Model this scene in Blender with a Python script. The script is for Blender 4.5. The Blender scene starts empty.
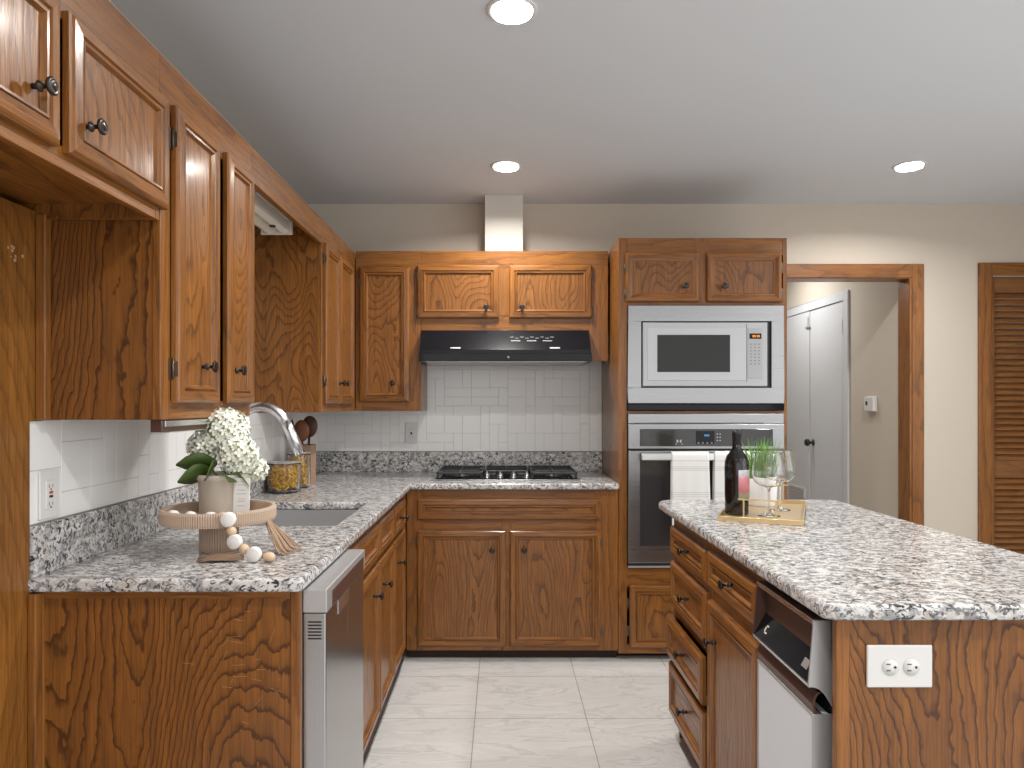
import bpy, bmesh, math, random
from mathutils import Matrix, Vector
random.seed(7)
C = bpy.context.scene.collection
R = math.radians
PI = math.pi

# ---------------------------------------------------------------- camera
FPX = 710.0
cam_d = bpy.data.cameras.new('camera'); cam = bpy.data.objects.new('camera', cam_d); C.objects.link(cam)
cam.location = (0, 0, 1.30); cam.rotation_euler = (R(90), 0, 0)
cam_d.sensor_fit = 'HORIZONTAL'; cam_d.sensor_width = 36; cam_d.lens = 36*FPX/1024
cam_d.shift_x = (512-502)/1024; cam_d.shift_y = (404-384)/1024
cam_d.clip_start = .05
bpy.context.scene.camera = cam

# ---------------------------------------------------------------- world, large lights, exposure
w = bpy.data.worlds.new('world'); bpy.context.scene.world = w; w.use_nodes = True
w.node_tree.nodes['Background'].inputs[0].default_value = (.93, .96, 1, 1)
w.node_tree.nodes['Background'].inputs[1].default_value = .55
vs = bpy.context.scene.view_settings
vs.view_transform = 'Standard'; vs.look = 'None'; vs.gamma = 1; vs.exposure = 0.0; vs.use_curve_mapping = False

def area(name, loc, rot, sx, sy, power, col=(1, 1, 1), shape='RECTANGLE', spread=180):
    l = bpy.data.lights.new(name, 'AREA'); l.shape = shape; l.size = sx; l.size_y = sy
    l.energy = power; l.color = col; l.spread = R(spread)
    o = bpy.data.objects.new(name, l); C.objects.link(o); o.location = loc; o.rotation_euler = rot
    return o
# two added fill lights, no known source, behind and right of the camera
area('rear_fill', (1.3, -2.7, 1.45), (R(90), 0, 0), 4.9, 2.0, 36, (1, .99, .97))
area('side_fill', (3.55, .6, 1.55), (R(93), 0, R(90)), 3.2, 1.8, 46, (1, .99, .97))
area('hall_light', (1.9, 5.5, 2.42), (0, 0, 0), .5, .5, 15, (1, .98, .95))

# ---------------------------------------------------------------- mesh helpers
class MB:
    def __init__(s): s.bm = bmesh.new(); s.M = Matrix.Identity(4)
    def _v(s, p): return s.bm.verts.new(s.M @ Vector(p))
    def face(s, vs, slot=0, smooth=False):
        try: f = s.bm.faces.new(vs)
        except ValueError: return None
        f.material_index = slot; f.smooth = smooth; return f
    def box(s, x0, x1, y0, y1, z0, z1, slot=0):
        v = [s._v(p) for p in ((x0,y0,z0),(x1,y0,z0),(x1,y1,z0),(x0,y1,z0),(x0,y0,z1),(x1,y0,z1),(x1,y1,z1),(x0,y1,z1))]
        for q in ((3,2,1,0),(4,5,6,7),(0,1,5,4),(1,2,6,5),(2,3,7,6),(3,0,4,7)): s.face([v[i] for i in q], slot)
        return s
    def rbox(s, cx, cy, cz, sx, sy, sz, rot=(0,0,0), slot=0):
        old = s.M
        s.M = old @ Matrix.Translation((cx,cy,cz)) @ Matrix.Rotation(rot[2],4,'Z') @ Matrix.Rotation(rot[1],4,'Y') @ Matrix.Rotation(rot[0],4,'X')
        s.box(-sx/2,sx/2,-sy/2,sy/2,-sz/2,sz/2,slot); s.M = old; return s
    def lathe(s, prof, seg=24, center=(0,0,0), axis='Z', slot=0, smooth=True, cap=True, closed=False, flute=None):
        old = s.M
        A = {'Z': Matrix.Identity(4), '-Y': Matrix.Rotation(R(90),4,'X'), 'X': Matrix.Rotation(R(90),4,'Y'), '-X': Matrix.Rotation(R(-90),4,'Y')}[axis]
        s.M = old @ Matrix.Translation(center) @ A
        rings = []
        for r, z in prof:
            ring = []
            if r <= .00101: r = 0
            for k in range(seg):
                a = 2*PI*k/seg; rr = r*(flute(k, z) if flute else 1)
                ring.append(s._v((rr*math.cos(a), rr*math.sin(a), z)))
            rings.append(ring)
        n = len(rings)
        for i in range(n if closed else n-1):
            a, b = rings[i], rings[(i+1) % n]
            for k in range(seg): s.face([a[k], a[(k+1)%seg], b[(k+1)%seg], b[k]], slot, smooth)
        if cap and not closed:
            if prof[0][0] > 1e-5: s.face(list(reversed(rings[0])), slot)
            if prof[-1][0] > 1e-5: s.face(rings[-1], slot)
        s.M = old; return s
    def prism(s, pts, h0, h1, plane='XY', slot=0, smooth=False):
        f = {'XY': lambda a,b,h: (a,b,h), 'YZ': lambda a,b,h: (h,a,b), 'XZ': lambda a,b,h: (a,h,b)}[plane]
        a = [s._v(f(p[0],p[1],h0)) for p in pts]; b = [s._v(f(p[0],p[1],h1)) for p in pts]
        n = len(pts); s.face(list(reversed(a)), slot); s.face(b, slot)
        for i in range(n): s.face([a[i], a[(i+1)%n], b[(i+1)%n], b[i]], slot, smooth)
        return s
    def tube(s, pts, r, seg=10, slot=0, cap=True, smooth=True):
        P = [Vector(p) for p in pts]; n = len(P); rings = []; up = Vector((0,0,1)); prev = None
        for i in range(n):
            t = (P[min(i+1,n-1)] - P[max(i-1,0)]).normalized()
            if prev is None:
                u = t.cross(up); u = u if u.length > .05 else t.cross(Vector((1,0,0)))
            else: u = prev - t*prev.dot(t)
            u.normalize(); prev = u; v = t.cross(u)
            rr = r[i] if isinstance(r, (list, tuple)) else r
            rings.append([s._v(P[i] + u*rr*math.cos(2*PI*k/seg) + v*rr*math.sin(2*PI*k/seg)) for k in range(seg)])
        for i in range(n-1):
            for k in range(seg): s.face([rings[i][k], rings[i][(k+1)%seg], rings[i+1][(k+1)%seg], rings[i+1][k]], slot, smooth)
        if cap: s.face(list(reversed(rings[0])), slot); s.face(rings[-1], slot)
        return s
    def sphere(s, c, r, seg=14, rings=9, slot=0, sc=(1,1,1)):
        prof = [(max(1e-6, r*math.sin(PI*i/rings)), -r*math.cos(PI*i/rings)) for i in range(rings+1)]
        old = s.M; s.M = old @ Matrix.Translation(c) @ Matrix.Diagonal((sc[0], sc[1], sc[2], 1))
        s.lathe(prof, seg, slot=slot); s.M = old; return s
    def build(s, name, mats, parent=None, bevel=0, seg=2, recalc=True, weld=True):
        if weld: bmesh.ops.remove_doubles(s.bm, verts=s.bm.verts, dist=1e-6)
        if recalc: bmesh.ops.recalc_face_normals(s.bm, faces=s.bm.faces)
        me = bpy.data.meshes.new(name); s.bm.to_mesh(me); s.bm.free()
        for m in (mats if isinstance(mats, (list, tuple)) else [mats]): me.materials.append(m)
        o = bpy.data.objects.new(name, me); C.objects.link(o)
        if parent: o.parent = parent
        if bevel:
            b = o.modifiers.new('bevel', 'BEVEL'); b.width = bevel; b.segments = seg; b.limit_method = 'ANGLE'; b.angle_limit = R(35)
        return o

def tag(o, label=None, cat=None, group=None, kind=None):
    if label: o['label'] = label
    if cat: o['category'] = cat
    if group: o['group'] = group
    if kind: o['kind'] = kind
    return o
def thing(name, label, cat, loc=(0,0,0), rotz=0, group=None, kind=None):
    o = bpy.data.objects.new(name, None); C.objects.link(o); o.location = loc; o.rotation_euler = (0,0,rotz)
    o.empty_display_size = .05
    return tag(o, label, cat, group, kind)
def copy_tree(o, parent=None):
    c = o.copy(); C.objects.link(c); c.parent = parent
    for ch in list(o.children): copy_tree(ch, c)
    return c
def text(name, body, size, loc, rot, m, parent, depth=.0006):
    cu = bpy.data.curves.new(name, 'FONT'); cu.body = body; cu.size = size; cu.extrude = depth; cu.align_x = 'CENTER'; cu.align_y = 'CENTER'
    o = bpy.data.objects.new(name, cu); C.objects.link(o); o.location = loc; o.rotation_euler = rot; o.parent = parent
    cu.materials.append(m); return o

# ---------------------------------------------------------------- materials
def mat(name, col=(.8,.8,.8), rough=.5, metal=0, spec=.5, trans=0, ior=1.45, emit=None, estr=0, coat=0, coatr=.1):
    m = bpy.data.materials.new(name); m.use_nodes = True; b = m.node_tree.nodes['Principled BSDF']
    b.inputs['Base Color'].default_value = (*col, 1); b.inputs['Roughness'].default_value = rough
    b.inputs['Metallic'].default_value = metal; b.inputs['Specular IOR Level'].default_value = spec
    b.inputs['Transmission Weight'].default_value = trans; b.inputs['IOR'].default_value = ior
    b.inputs['Coat Weight'].default_value = coat; b.inputs['Coat Roughness'].default_value = coatr
    if emit: b.inputs['Emission Color'].default_value = (*emit, 1); b.inputs['Emission Strength'].default_value = estr
    return m
class NT:
    def __init__(s, m): s.t = m.node_tree; s.b = s.t.nodes['Principled BSDF']
    def n(s, typ, **kw):
        nd = s.t.nodes.new(typ)
        for k, v in kw.items(): setattr(nd, k, v)
        return nd
    def l(s, a, b): s.t.links.new(a, b)
    def math(s, op, a, b=None, clamp=False):
        nd = s.n('ShaderNodeMath', operation=op); nd.use_clamp = clamp
        for i, x in enumerate((a, b)):
            if x is None: continue
            if isinstance(x, (int, float)): nd.inputs[i].default_value = x
            else: s.l(x, nd.inputs[i])
        return nd.outputs[0]
    def noise(s, vec, scale, detail=2, rough=.5, dist=0):
        nd = s.n('ShaderNodeTexNoise'); nd.inputs['Scale'].default_value = scale; nd.inputs['Detail'].default_value = detail
        nd.inputs['Roughness'].default_value = rough; nd.inputs['Distortion'].default_value = dist
        if vec is not None: s.l(vec, nd.inputs['Vector'])
        return nd.outputs[0]
    def ramp(s, fac, stops):
        nd = s.n('ShaderNodeValToRGB'); e = nd.color_ramp.elements
        while len(e) < len(stops): e.new(.5)
        for el, (p, c) in zip(e, stops): el.position = p; el.color = (*c, 1) if len(c) == 3 else c
        s.l(fac, nd.inputs[0]); return nd.outputs[0]
    def mix(s, fac, a, b, mode='MIX'):
        nd = s.n('ShaderNodeMix', data_type='RGBA', blend_type=mode)
        for sock, x in ((nd.inputs[0], fac), (nd.inputs[6], a), (nd.inputs[7], b)):
            if isinstance(x, (int, float)): sock.default_value = x
            elif isinstance(x, tuple): sock.default_value = (*x, 1)
            else: s.l(x, sock)
        return nd.outputs[2]
    def mapping(s, vec, scale=(1,1,1), loc=(0,0,0), rot=(0,0,0)):
        nd = s.n('ShaderNodeMapping'); nd.inputs['Scale'].default_value = scale; nd.inputs['Location'].default_value = loc; nd.inputs['Rotation'].default_value = rot
        s.l(vec, nd.inputs['Vector']); return nd.outputs[0]
    def bump(s, h, strength=.2, dist=.002):
        nd = s.n('ShaderNodeBump'); nd.inputs['Strength'].default_value = strength; nd.inputs['Distance'].default_value = dist
        s.l(h, nd.inputs['Height']); s.l(nd.outputs[0], s.b.inputs['Normal'])
g = lambda v: (v, v, v)

def oak(name, axis='Z', cath=.6, freq=16, nscale=3.2, light=(.315,.122,.024), dark=(.040,.0115,.003), stretch=.22, rough=.30, zig=1.0):
    m = mat(name, rough=rough, spec=.4, coat=.30, coatr=.15); N = NT(m)
    tc = N.n('ShaderNodeTexCoord').outputs['Object']; oi = N.n('ShaderNodeObjectInfo').outputs['Random']
    off = N.n('ShaderNodeVectorMath', operation='ADD'); sc = N.n('ShaderNodeVectorMath', operation='SCALE')
    comb = N.n('ShaderNodeCombineXYZ')
    for i, k in enumerate((7.3, 3.1, 11.7)): N.l(N.math('MULTIPLY', oi, k), comb.inputs[i])
    N.l(tc, off.inputs[0]); N.l(comb.outputs[0], off.inputs[1]); v = off.outputs[0]
    s_ = stretch
    sv = {'Z': (1,1,s_), 'X': (s_,1,1), 'Y': (1,s_,1)}[axis]
    fine = {'Z': (1,1,.035), 'X': (.035,1,1), 'Y': (1,.035,1)}[axis]
    vm = N.mapping(v, sv)
    n1 = N.noise(vm, nscale, 1.2, .45, .2)                      # the height field whose contours are the cathedral rings
    n2 = N.noise(N.mapping(v, {'Z': (1,1,.45), 'X': (.45,1,1), 'Y': (1,.45,1)}[axis]), 17, 3, .6)
    h = N.math('ADD', N.math('MULTIPLY', n1, freq), N.math('MULTIPLY', n2, zig))
    fr = N.math('FRACT', h)
    line = N.ramp(fr, [(0, g(0)), (.40, g(.04)), (.68, g(.22)), (.86, g(.9)), (.93, g(1)), (1, g(0))])
    pores = N.noise(N.mapping(v, fine), 230, 3, .65)
    pr = N.ramp(pores, [(.42, g(0)), (.62, g(1))])
    streak = N.noise(N.mapping(v, fine), 34, 2, .5)
    broad = N.noise(v, 3.0, 2, .5)
    base = N.mix(N.ramp(streak, [(.3, g(0)), (.7, g(1))]), light, tuple(c*.72 for c in light))
    base = N.mix(N.ramp(broad, [(.35, g(0)), (.75, g(.5))]), base, (light[0]*.72, light[1]*.64, light[2]*.6))
    c1 = N.mix(N.math('MULTIPLY', line, cath), base, dark)
    c2 = N.mix(N.math('MULTIPLY', pr, .38), c1, dark)
    N.l(c2, N.b.inputs['Base Color'])
    rr = N.math('ADD', N.math('MULTIPLY', pr, .14), rough); N.l(rr, N.b.inputs['Roughness'])
    N.bump(N.math('SUBTRACT', 1, N.math('ADD', N.math('MULTIPLY', pr, .5), N.math('MULTIPLY', line, .5*cath))), .25, .0012)
    return m
OV = oak('oak_upright', 'Z', .42, 11, 5, stretch=.10)
OH = oak('oak_level', 'X', .42, 11, 5, stretch=.10)
PV = oak('oak_panel', 'Z', .62, 36, 3.4, stretch=.30, zig=1.7)
PH = oak('oak_panel_level', 'X', .55, 20, 3.6)
EP = oak('oak_end_panel', 'Z', .85, 46, 2.2, stretch=.40, zig=2.3, light=(.265,.100,.019))
PW = oak('oak_wall_panel', 'Z', .35, 40, 1.8, stretch=.35, light=(.31,.125,.022), zig=1.4)
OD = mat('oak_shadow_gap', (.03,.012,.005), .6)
CAB = [OV, OH, PV]; DRW = [OV, OH, PH]

def make_granite():
    m = mat('granite', rough=.16, spec=.5); N = NT(m)
    tc = N.n('ShaderNodeTexCoord').outputs['Object']
    v = N.mapping(tc, (1, 1.35, 1.2), rot=(0, 0, .35))
    base = N.mix(N.ramp(N.noise(v, 11, 3, .6), [(.38, g(0)), (.62, g(1))]), (.56,.55,.53), (.45,.41,.37))
    base = N.mix(N.ramp(N.noise(v, 34, 3, .6), [(.42, g(0)), (.56, g(1))]), base, (.64,.64,.64))
    gm = N.ramp(N.noise(N.mapping(v, loc=(5,2,1)), 36, 5, .66, .6), [(.505, g(0)), (.57, g(1))])
    c = N.mix(N.math('MULTIPLY', gm, .75), base, (.20,.20,.21))
    bm_ = N.ramp(N.noise(N.mapping(v, loc=(1,7,3)), 66, 5, .68, .9), [(.515, g(0)), (.56, g(1))])
    big = N.ramp(N.noise(v, 9, 2, .5), [(.3, g(.55)), (.6, g(1))])
    c = N.mix(N.math('MULTIPLY', bm_, big), c, (.028,.030,.036))
    N.l(c, N.b.inputs['Base Color']); return m
GR = make_granite()

def make_floor():
    m = mat('floor_tile', rough=.28, spec=.45); N = NT(m)
    tc = N.n('ShaderNodeTexCoord').outputs['Object']
    br = N.n('ShaderNodeTexBrick'); br.offset = 0; br.squash = 1
    N.l(N.mapping(tc, loc=(.112+.461*10, -2.935+.452*12, 0)), br.inputs['Vector'])
    br.inputs['Scale'].default_value = 1; br.inputs['Brick Width'].default_value = .461; br.inputs['Row Height'].default_value = .452
    br.inputs['Mortar Size'].default_value = .0022; br.inputs['Mortar Smooth'].default_value = .3
    br.inputs['Color1'].default_value = (.61,.60,.585,1); br.inputs['Color2'].default_value = (.65,.64,.625,1); br.inputs['Mortar'].default_value = (.30,.295,.285,1)
    vn = N.noise(N.mapping(tc, (.8,3.2,1), rot=(0,0,.5)), 2.2, 5, .6, 1.4)
    vein = N.ramp(vn, [(.36, g(.93)), (.44, g(1)), (.495, g(.78)), (.52, g(.97)), (.60, g(.88)), (.7, g(1))])
    c = N.mix(1.0, br.outputs['Color'], vein, 'MULTIPLY'); N.l(c, N.b.inputs['Base Color'])
    return m
FL = make_floor()

def make_wall(name, col, sc=90, st=.35):
    m = mat(name, col, .75, spec=.2); N = NT(m)
    tc = N.n('ShaderNodeTexCoord').outputs['Object']
    N.bump(N.noise(tc, sc, 4, .6), st, .003); return m
WALL = make_wall('beige_wall_paint', (.56,.50,.425))
CEIL = make_wall('ceiling_paint', (.66,.695,.735), 120, .15)
TILE = mat('white_glazed_tile', (.81,.81,.80), .22); GROUT = mat('tile_grout', (.60,.60,.595), .8)
def make_steel(name, axis=0, col=(.34,.34,.345), rough=.30):
    m = mat(name, col, rough, 1); N = NT(m)
    tc = N.n('ShaderNodeTexCoord').outputs['Object']
    sc = [220, 220, 220]; sc[axis] = 2
    n = N.noise(N.mapping(tc, tuple(sc)), 1, 2, .5)
    N.l(N.math('ADD', N.math('MULTIPLY', n, .14), rough-.07), N.b.inputs['Roughness']); return m
ST = make_steel('brushed_steel', 0); STV = make_steel('brushed_steel_dishwasher', 2, (.46,.47,.49), .24)
CH = mat('chrome', (.74,.75,.77), .27, 1); SILV = mat('grey_metal_trim', (.47,.47,.48), .38, .6)
BLK = mat('black_plastic', (.012,.012,.013), .35); BGL = mat('black_gloss', (.004,.004,.005), .07, spec=.3)
DGL = mat('dark_oven_glass', (.035,.033,.034), .08, spec=.6); MWG = mat('microwave_glass', (.03,.03,.03), .12, spec=.25)
HOOD = mat('black_enamel', (.007,.007,.009), .22, spec=.3)
KN = mat('dark_bronze_knob', (.05,.043,.038), .28, .8); HG = mat('aged_bronze_hinge', (.14,.105,.075), .45, .8)
WP = mat('white_plastic', (.66,.66,.65), .35); SLOT = mat('dark_slot', (.02,.02,.02), .6)
WPAINT = mat('white_door_paint', (.60,.61,.63), .38); RED = mat('red_button', (.45,.03,.02), .4)
CREAM = mat('cream_diffuser', (.72,.68,.60), .3); MWHITE = mat('microwave_silver', (.42,.43,.44), .32, .35)
BROWN = mat('brown_appliance_enamel', (.075,.036,.027), .35); APPW = mat('white_appliance_panel', (.64,.68,.73), .3)
ORANGE = mat('orange_display', (.1,.03,0), .4, emit=(1,.28,.02), estr=1.6); BLUE = mat('blue_display', (.01,.03,.05), .4, emit=(.1,.45,.9), estr=.5)
LAMP = mat('lit_lamp', (1,1,1), .4, emit=(1,.97,.92), estr=14)
GREYTXT = mat('grey_print', (.25,.25,.26), .5); LTXT = mat('pale_print', (.45,.45,.46), .5)
CASTI = mat('cast_iron', (.03,.03,.032), .5)

# ---------------------------------------------------------------- the room
def struct(name, mb, m, parent=None, bevel=0):
    o = mb.build(name, m, parent, bevel)
    if not parent: o['kind'] = 'structure'
    return o
LX, BY, CZ = -1.09, 4.20, 2.483
RX = 3.75
struct('floor', MB().box(LX-.16, RX+.1, -2.8, 7.4, -.05, 0), FL)
struct('ceiling', MB().box(LX-.16, RX+.1, -2.8, BY+.11, CZ, CZ+.08), CEIL)
wl = struct('wall_left', MB().box(LX-.16, LX-.06, -2.8, BY+.11, 0, CZ).box(LX-.0599, LX, 1.622, BY-.0005, 0, 1.262), WALL)
# back wall with the doorway and the louvred closet opening
bw = MB()
bw.box(LX-.06, 1.50, BY, BY+.11, 0, CZ); bw.box(1.50, 2.42, BY, BY+.11, 2.055, CZ)
bw.box(2.42, 2.887, BY, BY+.11, 0, CZ); bw.box(2.887, 3.62, BY, BY+.11, 2.055, CZ); bw.box(3.62, RX, BY, BY+.11, 0, CZ)
wb = struct('wall_back', bw, WALL)
struct('wall_right', MB().box(RX, RX+.1, 2.4, BY+.11, 0, CZ), WALL)
struct('wall_duct', MB().box(-.096, .118, 4.02, BY-.001, 2.136, CZ-.001), make_wall('duct_paint', (.60,.575,.52)))
# hall behind the doorway
struct('wall_hall_right', MB().box(2.43, 2.55, BY+.112, 7.4, 0, 2.44), WALL)
struct('wall_hall_left', MB().box(.55, .65, BY+.112, 7.4, 0, 2.44), WALL)
struct('wall_hall_back', MB().box(.65, 2.43, 7.0, 7.1, 0, 2.44), WALL)
struct('ceiling_hall', MB().box(.55, 2.55, BY+.112, 7.4, 2.44, 2.5), CEIL)
struct('wall_closet_back', MB().box(2.6, RX, 4.9, 5.0, 0, 2.44), WALL)

# backsplash tiling : a random modular lay of small squares and oblongs
def tiles(x0, x1, z0, z1, u, seed, holes=()):
    rnd = random.Random(seed); nx = int(math.ceil((x1-x0)/u)); nz = int(math.ceil((z1-z0)/u))
    used = [[False]*nz for _ in range(nx)]; out = []
    for j in range(nz-1, -1, -1):
        for i in range(nx):
            if used[i][j]: continue
            shapes = [(2,2),(2,2),(3,1),(1,3),(2,1),(1,2),(2,2),(3,1)]; rnd.shuffle(shapes); shapes.append((1,1))
            for (a, b) in shapes:
                if i+a <= nx and j-b+1 >= 0 and all(not used[i+p][j-q] for p in range(a) for q in range(b)):
                    for p in range(a):
                        for q in range(b): used[i+p][j-q] = True
                    out.append((x0+i*u, min(x1, x0+(i+a)*u), z0+(j-b+1)*u, min(z1, z0+(j+1)*u))); break
    return out
ts = MB(); G = .0008
ts.box(LX+.001, .589, BY-.004, BY-.0005, 1.021, 1.80, 1)
for (a, b, c, d) in tiles(LX+.001, .589, 1.021, 1.80, .0535, 3):
    if b-a < .01 or d-c < .01: continue
    ts.box(a+G, b-G, BY-.0065, BY-.003, c+G, d-G, 0)
o = ts.build('tile_backsplash', [TILE, GROUT], wb, bevel=.0007, seg=1)
ts = MB()
ts.box(LX+.0005, LX+.004, 1.622, 4.193, 1.021, 1.262, 1)
for (a, b, c, d) in tiles(1.622, 4.193, 1.021, 1.262, .062, 11):
    if b-a < .01 or d-c < .01: continue
    ts.box(LX+.003, LX+.0065, a+G, b-G, c+G, d-G, 0)
ts.build('tile_backsplash', [TILE, GROUT], wl, bevel=.0007, seg=1)
# oak sheet on the wall inside the refrigerator alcove
pw = MB(); pw.box(LX-.059, LX+.012, -.6, 1.6205, .0, 1.26); pw.box(LX-.059, LX+.012, -.6, 1.662, 1.2601, 1.745)
ap = pw.build('wood_panel', PW, wl)
sc = MB(); rnd = random.Random(4)
for k in range(9):
    y = 1.545+rnd.random()*.055; z = 1.625+rnd.random()*.03-(y-1.545)*.35
    sc.rbox(LX+.0123, y, z, .0006, .002+rnd.random()*.006, .002+rnd.random()*.006, (rnd.random()*.8,0,0))
sc.build('scuff', mat('pale_scuff', (.42,.27,.15), .7), wl)

# doorway casing
dr = thing('door_1', None, None, (0,0,0)); dr['kind'] = 'structure'
c = MB()
c.box(2.418, 2.487, BY-.018, BY-.0005, 0, 2.126, 0); c.box(2.405, 2.4195, BY-.012, BY+.112, 0, 2.055, 0)
c.build('casing', OV, dr, .003)
c = MB(); c.box(1.446, 2.418, BY-.018, BY-.0005, 2.045, 2.126, 0); c.box(1.5, 2.405, BY-.012, BY+.112, 2.040, 2.0545, 0)
c.build('casing', OH, dr, .003)

# louvred closet door
dr = thing('door_2', None, None); dr['kind'] = 'structure'
c = MB(); c.box(2.812, 2.888, BY-.018, BY-.0005, 0, 2.134); c.box(2.8875, 2.899, BY-.012, BY+.09, 0, 2.055); c.build('casing', OV, dr, .004)
c = MB(); c.box(3.616, 3.690, BY-.018, BY-.0005, 0, 2.134); c.build('casing', OV, dr, .004)
c = MB(); c.box(2.888, 3.616, BY-.018, BY-.0005, 2.058, 2.134); c.build('casing', OH, dr, .004)
LV = oak('louvre_oak', 'X', .25, 9, 5, light=(.28,.12,.036), stretch=.1)
for x0, x1 in ((2.900, 3.255), (3.258, 3.615)):
    st = MB(); st.box(x0, x0+.028, BY+.020, BY+.050, .02, 2.05, 0); st.box(x1-.036, x1, BY+.020, BY+.050, .02, 2.05, 0)
    for a, b in ((.02,.15), (.862,.965), (1.962,2.0545)): st.box(x0+.028, x1-.036, BY+.021, BY+.049, a, b, 1)
    lf = st.build('door_leaf', [OV, LV], dr, .002)
    lo = MB()
    for a, b in ((.15,.862), (.965,1.962)):
        n = int((b-a)/.0345); p = (b-a)/n
        for k in range(n): lo.rbox((x0+x1)/2, BY+.034, a+p*(k+.5), x1-x0-.054, .006, .040, (R(-32),0,0))
    lo.build('louvres', LV, lf, .0015, 1)

# hall closet double door
dr = thing('door_3', None, None); dr['kind'] = 'structure'
X = 2.43
c = MB(); c.box(X-.016, X-.0005, 4.96, 5.025, 0, 2.10); c.box(X-.016, X-.0005, 6.32, 6.385, 0, 2.10); c.box(X-.016, X-.0005, 5.025, 6.32, 2.035, 2.10)
c.build('casing', WPAINT, dr, .003)
c = MB(); c.box(X-.006, X-.0005, 5.028, 5.585, .01, 2.03); d1 = c.build('door_leaf', WPAINT, dr, .002)
c = MB(); c.box(X-.010, X-.0005, 5.592, 6.318, .01, 2.03); d2 = c.build('door_leaf', WPAINT, dr, .002)
c = MB(); c.lathe([(.026,0),(.026,.004),(.010,.008),(.010,.03),(.026,.036),(.030,.05),(.022,.062),(.001,.065)], 20, (X-.006, 5.53, 1.00), '-X'); tag(c.build('door_knob', KN, d1), 'dark round knob')
c = MB(); c.box(X-.012, X-.005, 5.03, 5.05, 1.80, 1.90); c.build('hinge', SILV, d1, .001)
c = MB(); c.box(X-.016, X-.010, 5.60, 5.612, 1.90, 1.99); c.box(X-.022, X-.010, 5.57, 5.64, 1.90, 1.912); c.build('latch', SILV, d2, .001)
c = MB(); c.box(X-.016, X-.0095, 5.66, 6.00, .47, .63)
for k in range(7): c.rbox(X-.018, 5.83, .485+.0215*k, .006, .30, .008, (0,R(35),0), 1)
tag(c.build('vent_grille', [WP, SILV], d2, .001), 'white slatted vent grille')

# thermostat
t = thing('thermostat', 'small white square thermostat on the beige hall wall seen through the doorway', 'thermostat', (X-.0005, 4.66, 1.30))
c = MB(); c.box(-.006, 0, -.062, .062, -.052, .052); c.box(-.026, -.006, -.056, .056, -.047, .047); c.build('housing', WP, t, .003)
c = MB(); c.box(-.0275, -.026, .012, .034, -.008, .018); c.build('display', SLOT, t)

# ---------------------------------------------------------------- ceiling lights
def can_light(x, y, label, first=None):
    if first is None:
        t = thing('recessed_ceiling_light', label, 'ceiling light', (x, y, CZ), 0, 'recessed ceiling lights')
        c = MB(); c.lathe([(.078,-.0005),(.078,-.004),(.070,-.007),(.062,-.004),(.062,-.0005)], 32, closed=True); c.build('trim_ring', WP, t)
        c = MB(); c.lathe([(.001,-.003),(.061,-.003),(.061,-.001),(.001,-.001)], 32, cap=False); c.build('lamp_lens', LAMP, t)
    else:
        t = copy_tree(first); t.location = (x, y, CZ); t['label'] = label
    a = area('lamp_light', (x, y, CZ-.012), (0,0,0), .12, .12, 16.0, (1,.965,.92), 'DISK', 155); a.visible_camera = True
    return t
l0 = can_light(.03, 2.13, 'round recessed ceiling light cut by the top edge of the photo, nearest the camera')
can_light(.02, 3.52, 'round recessed ceiling light in front of the boxed duct over the range hood', l0)
can_light(2.02, 3.52, 'round recessed ceiling light at the right, nearest the doorway and louvred door', l0)
for x, y in ((2.02, 2.13), (.02, .6), (2.02, .6), (.02, -1.1), (2.02, -1.1)):
    area('lamp_light', (x, y, CZ-.012), (0,0,0), .12, .12, 16.0, (1,.965,.92), 'DISK', 155)

# ---------------------------------------------------------------- cabinet making
PROF = [(0,-.0),(0,-.012),(.003,-.016),(.008,-.019),(.029,-.021),(.0315,-.0155),(.0345,-.0150),(.0365,-.0190),(.0415,-.0185),(.0455,-.0105),(.047,-.0095)]
def door(root, x0, x1, z0, z1, knob=None, hinge=None, mats=None, name='door', prof=PROF, tilt=0, y0=0.0, hz=None):
    m = MB(); prev = None
    for d, y in prof:
        ring = [m._v(p) for p in ((x0+d, y0+y, z0+d), (x1-d, y0+y, z0+d), (x1-d, y0+y, z1-d), (x0+d, y0+y, z1-d))]
        if prev:
            for k in range(4): m.face([prev[k], prev[(k+1)%4], ring[(k+1)%4], ring[k]], 1 if k in (0,2) else 0)
        else: m.face(list(reversed(ring)), 0)
        prev = ring
    m.face(prev, 2)
    o = m.build(name, mats or CAB, root)
    if knob:
        kx, kz = knob; c = MB()
        c.lathe([(.0095,0),(.0095,.003),(.0045,.005),(.004,.014),(.008,.017),(.0145,.020),(.0155,.024),(.012,.0265),(.011,.0255),(.006,.0285),(.0005,.029)], 18, (kx, y0-.0205, kz), '-Y')
        # knobs that sit on the recessed panel get a longer back post
        c.lathe([(.005,-.012),(.005,.001)], 12, (kx, y0-.0205, kz), '-Y')
        c.build('knob', KN, o)
    if hinge:
        hx = x0 if hinge == 'L' else x1; sgn = -1 if hinge == 'L' else 1
        for z in (hz or (z0+.06, z1-.06)):
            c = MB(); L = .026
            a, b = sorted((hx+sgn*.001, hx+sgn*.013)); c.box(a, b, y0-.0025, y0-.0002, z-L, z+L)
            c.tube([(hx+sgn*.0015, y0-.006, z-L*.75), (hx+sgn*.0015, y0-.006, z+L*.75)], .0035, 8)
            c.tube([(hx+sgn*.0015, y0-.006, z-L), (hx+sgn*.0015, y0-.006, z+L)], .002, 6)
            a, b = sorted((hx+sgn*.0005, hx-sgn*.003)); c.box(a, b, y0-.016, y0-.003, z-L*.7, z+L*.7)
            c.build('hinge', HG, o)
    return o
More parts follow.
